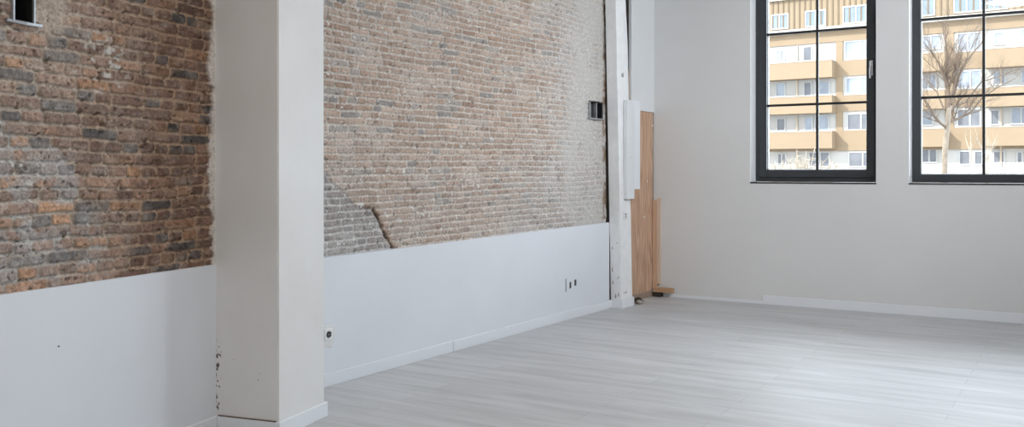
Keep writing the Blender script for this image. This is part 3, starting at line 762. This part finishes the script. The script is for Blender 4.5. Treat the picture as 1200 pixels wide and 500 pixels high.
# ------------------------------------------------------------------ outdoors
gnd = bmesh.new(); 
o = boxes('ground', [(-70, 110, 0.6, 130, -0.6, -0.5)], nmat('pavement', (0.32, 0.31, 0.29), 0.95, var=0.15, vscale=0.4), None)
tag(in_frame(o, WC), 'pale paved ground outside the windows', 'ground', kind='structure')

zF = 70.0
FB = Frame(((960 - 600) / FPX * zF, zF), (0.819, -0.574))
BV = -1.25
tan = nmat('tan_render', (0.36, 0.272, 0.185), 0.9, var=0.04, vscale=0.6)
cladm = nmat('tan_cladding', (0.34, 0.26, 0.175), 0.7)
seam_m = nmat('cladding_seam', (0.22, 0.165, 0.11), 0.8)
fwhite = nmat('white_render', (0.58, 0.565, 0.54), 0.9)
fframe = nmat('white_window_frame', (0.55,0.55,0.55), 0.6)
fpane = nmat('far_pane', (0.36, 0.41, 0.49), 0.25, spec=0.8, var=0.3, vscale=0.8)
fdark = nmat('far_dark_pane', (0.19, 0.20, 0.23), 0.25, spec=0.8, var=0.3, vscale=0.8)
ftop = nmat('upper_pane', (0.24, 0.30, 0.38), 0.25, spec=0.8, var=0.2, vscale=0.8)
coping = nmat('coping_white', (0.50, 0.48, 0.45), 0.7)
bld = empty('apartment_building', FB, 0.0, 0.0, -0.5, 'tan and white apartment building with balconies outside the windows', 'building')
OZ = 0.5
def fu(px, v=0.0): return FB.u(px, v)
def fz(px, py, v=0.0): return FB.z(px, py, v) + OZ
UL, UR = fu(760), fu(1420)
zr = fz(930, 0.5)
boxes('wall', [(UL, UR, 0.0, 11.0, 0.0, zr)], fwhite, bld)
# tan storey bands on the wall plane
bands = [(fz(1000, 88.5), fz(1000, 70.5)), (fz(1000, 130), fz(1000, 111.5)), (fz(1000, 176.5), fz(1000, 152.5)), (fz(930, 53), fz(930, 38))]
zl = fz(930, 39)
for (a, b) in bands: boxes('storey_band', [(UL, UR, -0.12, 0.0, a, b)], tan, bld)
boxes('storey_band', [(fu(980), fu(988), -0.10, 0.0, bands[2][1], bands[3][0])], tan, bld)
boxes('storey_band', [(fu(1108), fu(1118), -0.10, 0.0, bands[2][1], bands[3][0])], tan, bld)
boxes('cladding', [(UL, UR, -0.30, 0.0, zl, zr)], cladm, bld)
bm = bmesh.new(); x = UL; 
sp = (fu(958) - fu(904)) / 8.6
while x < UR:
    box(bm, x, x + 0.10, -0.36, -0.30, zl + 0.05, zr); x += sp
link_mesh('seams', bm, seam_m, bld)
boxes('ledge', [(UL, UR, -0.55, 0.0, zl - 0.12, zl + 0.22)], coping, bld, bev=0.02)
boxes('coping', [(UL, UR, -0.55, 11.2, zr, zr + 0.28)], coping, bld, bev=0.02)

def far_window(x0, x1, za, zb, v, split, pane, blind=False):
    g = 0.10
    l = [(x0, x0 + g, v - 0.08, v, za, zb), (x1 - g, x1, v - 0.08, v, za, zb), (x0 + g, x1 - g, v - 0.08, v, za, za + g), (x0 + g, x1 - g, v - 0.08, v, zb - g, zb)]
    if split: 
        for s in split: l.append((x0 + (x1 - x0) * s - g / 2, x0 + (x1 - x0) * s + g / 2, v - 0.08, v, za + g, zb - g))
    f = boxes('window', l, fframe, bld)
    boxes('pane', [(x0 + g, x1 - g, v - 0.03, v - 0.005, za + g, zb - g)], pane, f)
    return f
def fw(px0, px1, py0, py1, v=0.0, split=(), pane=None):
    pm = (px0 + px1) / 2
    return far_window(fu(px0, v), fu(px1, v), fz(pm, py1, v), fz(pm, py0, v), v, split, pane or fpane)
# top storey, in the cladding
for a in ((903.5, 924.5, 16.5, 34.5, (0.48,)), (943.5, 968, 12, 31.5, (0.52,)), (987.5, 1016, 6.5, 27.5, (0.55,)), (1034, 1056, 2, 22, (0.5,)), (1079, 1096, -2, 19, ()), (1117.5, 1181.5, -13, 13.5, (0.25, 0.5, 0.75)), (1216, 1245, -20, 4, (0.5,))):
    fw(*a[:4], v=-0.30, split=a[4], pane=ftop)
# white backed storeys
for row_ in (
    [(909.5, 920, 58.5, 73, (0.5,), fpane), (941, 952.5, 54, 72, (), fdark), (989.5, 1017, 47, 70, (0.72,), fpane), (1052, 1068, 44, 64, (), fpane), (1079, 1103, 41, 58.5, (0.5,), fpane), (1121, 1151, 38, 60.5, (0.45,), fpane), (1164, 1177.5, 37.5, 53, (), fpane), (1196, 1220, 33, 52, (0.5,), fpane)],
    [(909, 921, 97, 114, (), fpane), (941.5, 952, 95.5, 114, (), fdark), (955, 973, 94.5, 112, (), fpane), (991, 1017, 90, 111, (0.70,), fpane), (1052, 1068, 87, 106, (), fpane), (1078, 1098, 87, 105, (0.5,), fpane), (1121, 1151, 82, 104, (0.55,), fpane), (1163, 1179, 83, 100, (), fpane), (1196, 1220, 80, 98, (0.5,), fpane)],
    [(910, 921, 138, 154, (), fdark), (942.5, 953, 136, 154, (), fpane), (954.5, 972, 134.5, 154, (), fpane), (992.5, 1017, 132.5, 153, (0.68,), fdark), (1052, 1068, 130, 149, (), fpane), (1078, 1094, 129, 147.5, (), fpane), (1121, 1150, 127, 149, (0.55,), fdark), (1160, 1172, 128, 147, (), fdark), (1184, 1210, 125, 146, (0.5,), fpane)],
    [(911, 922, 179, 195, (0.5,), fdark), (947.5, 973, 177.5, 196, (0.55,), fdark), (994, 1018, 177.5, 196, (0.72,), fdark), (1079, 1099, 174, 191, (0.5,), fdark), (1123.5, 1138, 176, 193.5, (), fdark), (1141, 1152.5, 176, 193.5, (), fdark), (1163.5, 1178, 176.5, 191.5, (), fdark), (1191, 1199, 177, 191.5, (), fdark)]):
    for a in row_: fw(*a[:4], split=a[4], pane=a[5])
# white aprons behind the balconies keep the storeys apart
def balcony(pa, pb, za, zb):
    x0, x1 = fu(pa, BV), fu(pb, BV)
    b = empty('balcony', FB, 0, 0, 0)
    b.parent = bld; b.location = (0, 0, 0); b.rotation_euler = (0, 0, 0)
    bpy.data.objects.remove(b)
    bm = bmesh.new()
    box(bm, x0, x1, BV, BV + 0.12, za, zb); box(bm, x0, x0 + 0.12, BV + 0.12, -0.12, za, zb); box(bm, x1 - 0.12, x1, BV + 0.12, -0.12, za, zb)
    box(bm, x0 + 0.12, x1 - 0.12, BV + 0.12, -0.12, za, za + 0.2)
    o = link_mesh('balcony', bm, tan, bld)
    bm = bmesh.new(); box(bm, x0 - 0.02, x1 + 0.02, BV - 0.03, BV + 0.15, zb, zb + 0.06); 
    link_mesh('rail', bm, coping, o)
    return o
lev = [(fz(940, 92, BV), fz(940, 72.5, BV)), (fz(940, 133, BV), fz(940, 113, BV)), (fz(940, 174, BV), fz(940, 154.5, BV))]
for (a, b) in lev:
    balcony(820, 975, a, b); balcony(1042, 1107, a, b); balcony(1153, 1320, a, b)
# balcony posts
for px in (933.5, 1172):
    boxes('downpipe', [(fu(px), fu(px) + 0.12, -0.14, -0.02, fz(px, 195), fz(px, 54))], nmat('pipe_tan', (0.62, 0.52, 0.42), 0.8), bld)

# white picket fence before the building
zP = 52.0
FP = Frame(((1150 - 600) / FPX * zP, zP), (0.819, -0.574))
fe = empty('picket_fence', FP, 0, 0, -0.5, 'white picket fence in front of the building at the far right', 'fence')
fx0, fx1 = FP.u(1153), FP.u(1330); fzt = FP.z(1175, 190.5) + 0.5
bm = bmesh.new(); x = fx0
while x < fx1:
    box(bm, x, x + 0.16, -0.02, 0.02, 0.0, fzt, bev=0.01, seg=1); x += 0.235
link_mesh('pickets', bm, coping, fe)
boxes('rail', [(fx0, fx1, 0.02, 0.07, fzt * 0.3, fzt * 0.3 + 0.1), (fx0, fx1, 0.02, 0.07, fzt * 0.8, fzt * 0.8 + 0.1)], fframe, fe)

# bare tree and shrubs
bark = nmat('pale_bark', (0.30, 0.25, 0.20), 0.9, var=0.3, vscale=5, bump=0.4, bscale=18)
twig = nmat('twig_bark', (0.17, 0.125, 0.095), 0.9, var=0.2, vscale=5)
pale_twig = nmat('bleached_twig', (0.45, 0.39, 0.32), 0.9, var=0.2, vscale=5)
def at(px, py, d): return Vector(((px - 600) / FPX * d, d, EYE - (py - YH) * d / FPX))
def bare_tree(name, label, base, limbs, d, r0, seed, lvl=3, tw=twig, bk_=bark):
    rg = random.Random(seed)
    o = bpy.data.objects.new(name, None); COL.objects.link(o); b3 = at(base, YH, d); o.location = (b3.x, b3.y, -0.5)
    tag(o, label, 'tree', 'leafless trees outside the windows')
    loc = lambda p: p - o.location
    bt = bmesh.new(); bb = bmesh.new()
    def grow(bmx, p, dirv, L, r, lv):
        pts = [p]; rad = [r]; n = 5; dv = dirv.normalized()
        for k in range(n):
            dv = (dv + Vector((rg.uniform(-.22, .22), rg.uniform(-.22, .22), rg.uniform(-.08, .20)))).normalized()
            pts.append(pts[-1] + dv * L / n); rad.append(r * (1 - 0.75 * (k + 1) / n))
        tube(bmx, pts, rad, 5)
        if lv > 0:
            for k in range(1, n + 1):
                for q in range(2 if lv > 1 else 1):
                    dd = (dv * 0.6 + Vector((rg.uniform(-1, 1), rg.uniform(-1, 1), rg.uniform(-.1, .8)))).normalized()
                    grow(bmx, pts[k], dd, L * rg.uniform(.38, .62), max(rad[k] * 0.7, r * .25), lv - 1)
    for i, (pl_, ra, rb, dz) in enumerate(limbs):
        pts = []
        for k, (x, y) in enumerate(pl_):
            f = k / max(1, len(pl_) - 1)
            pts.append(loc(at(x, y, d + dz * f)))
        n = len(pts); rad = [ra + (rb - ra) * k / (n - 1) for k in range(n)]
        tube(bt if i == 0 else bb, pts, rad, 9)
        if i > 0:
            for k in range(1, n):
                for q in range(2):
                    dd = (pts[k] - pts[k - 1]).normalized() * 0.9 + Vector((rg.uniform(-.9, .9), rg.uniform(-.9, .9), rg.uniform(-.2, .7)))
                    grow(bb, pts[k], dd, r0 * rg.uniform(6, 10), rad[k] * 0.5, lvl - 1)
    link_mesh('trunk', bt, bk_, o, smooth=True); link_mesh('branches', bb, tw, o)
    return o
dT = 36.0
bare_tree('bare_tree', 'leafless tree with a forked pale trunk standing outside the right window', 1107, [
    ([(1107.5, 262), (1107, 200), (1107.5, 175), (1110, 150), (1111, 138), (1113, 124)], 0.115, 0.085, 0.0),
    ([(1112, 126), (1111, 108), (1109, 92), (1110, 70), (1108, 48), (1107, 30)], 0.09, 0.02, 0.6),
    ([(1110, 100), (1105, 88), (1100, 74), (1093, 62), (1084, 52)], 0.05, 0.015, -0.8),
    ([(1114, 122), (1119, 105), (1124, 88), (1131, 73), (1142, 60), (1153, 46)], 0.075, 0.016, 0.7),
    ([(1116, 110), (1122, 84), (1122, 64), (1127, 44)], 0.05, 0.014, -0.5),
    ([(1111, 142), (1118, 141), (1127, 137), (1138, 131), (1150, 116), (1166, 104), (1190, 92)], 0.06, 0.014, 1.0),
    ([(1114, 128), (1121, 123), (1131, 120), (1150, 96), (1172, 89), (1200, 78)], 0.05, 0.012, 1.6),
    ([(1109, 150), (1102, 144), (1095, 136), (1088, 126), (1081, 115)], 0.055, 0.014, -0.6),
    ([(1106, 128), (1098, 108), (1090, 98), (1082, 92)], 0.035, 0.012, 0.9),
], dT, 0.13, 3, lvl=3)
bare_tree('sapling', 'small pale leafless sapling left of the picket fence', 1156, [
    ([(1155.5, 251), (1156.5, 200), (1157, 188)], 0.07, 0.05, 0),
    ([(1157, 190), (1160, 178), (1166, 166)], 0.05, 0.012, 0.3), ([(1157, 190), (1153, 178), (1146, 166), (1145, 158)], 0.05, 0.012, -0.3), ([(1157, 189), (1158, 176), (1157, 160)], 0.04, 0.01, 0.1)], 44.0, 0.10, 9, lvl=1, tw=pale_twig, bk_=pale_twig)
bare_tree('sapling', 'thin pale leafless sapling right of the tree trunk', 1138, [
    ([(1139, 253), (1138.5, 205), (1138, 190)], 0.05, 0.035, 0),
    ([(1138, 192), (1136, 176), (1131, 160)], 0.035, 0.01, 0.3), ([(1138, 192), (1138, 172), (1137, 152)], 0.035, 0.01, -0.3)], 42.0, 0.08, 19, lvl=1, tw=pale_twig, bk_=pale_twig)
def shrub(px, top, d, label, seed, spread, n):
    rg = random.Random(seed); b3 = at(px, YH, d)
    bm = bmesh.new()
    for k in range(n):
        a = rg.uniform(0, 6.28); s = rg.uniform(0.1, 1) * spread
        hgt = (EYE - (top - YH) * d / FPX + 0.5) * rg.uniform(0.5, 1.0)
        p0 = Vector((math.cos(a) * s * 0.15, math.sin(a) * s * 0.15, 0)); p2 = Vector((math.cos(a) * s, math.sin(a) * s, hgt)); p1 = (p0 + p2) / 2 + Vector((0, 0, hgt * 0.12))
        tube(bm, [p0, p1, p2], [0.05, 0.04, 0.015], 5)
        for q in range(5):
            f = rg.uniform(0.4, 1); pp = p1 + (p2 - p1) * f
            tube(bm, [pp, pp + Vector((rg.uniform(-.35, .35), rg.uniform(-.35, .35), rg.uniform(-.05, .4)))], [0.03, 0.012], 4)
    o = link_mesh('shrub', bm, pale_twig); o.location = (b3.x, b3.y, -0.5)
    return tag(o, label, 'shrub', 'pale winter shrubs outside the left window')
shrub(932, 178, 58, 'tallest pale winter shrub, in the middle of the left window foot', 31, 1.1, 16)
shrub(943, 176, 59, 'upright pale winter shrub just left of the vertical glazing bar', 32, 0.8, 14)
shrub(915, 190, 54, 'low pale winter shrub in the lower left corner of the left window', 33, 1.5, 26)
shrub(968, 188, 57.5, 'low pale winter shrub right of the vertical glazing bar', 34, 1.2, 22)
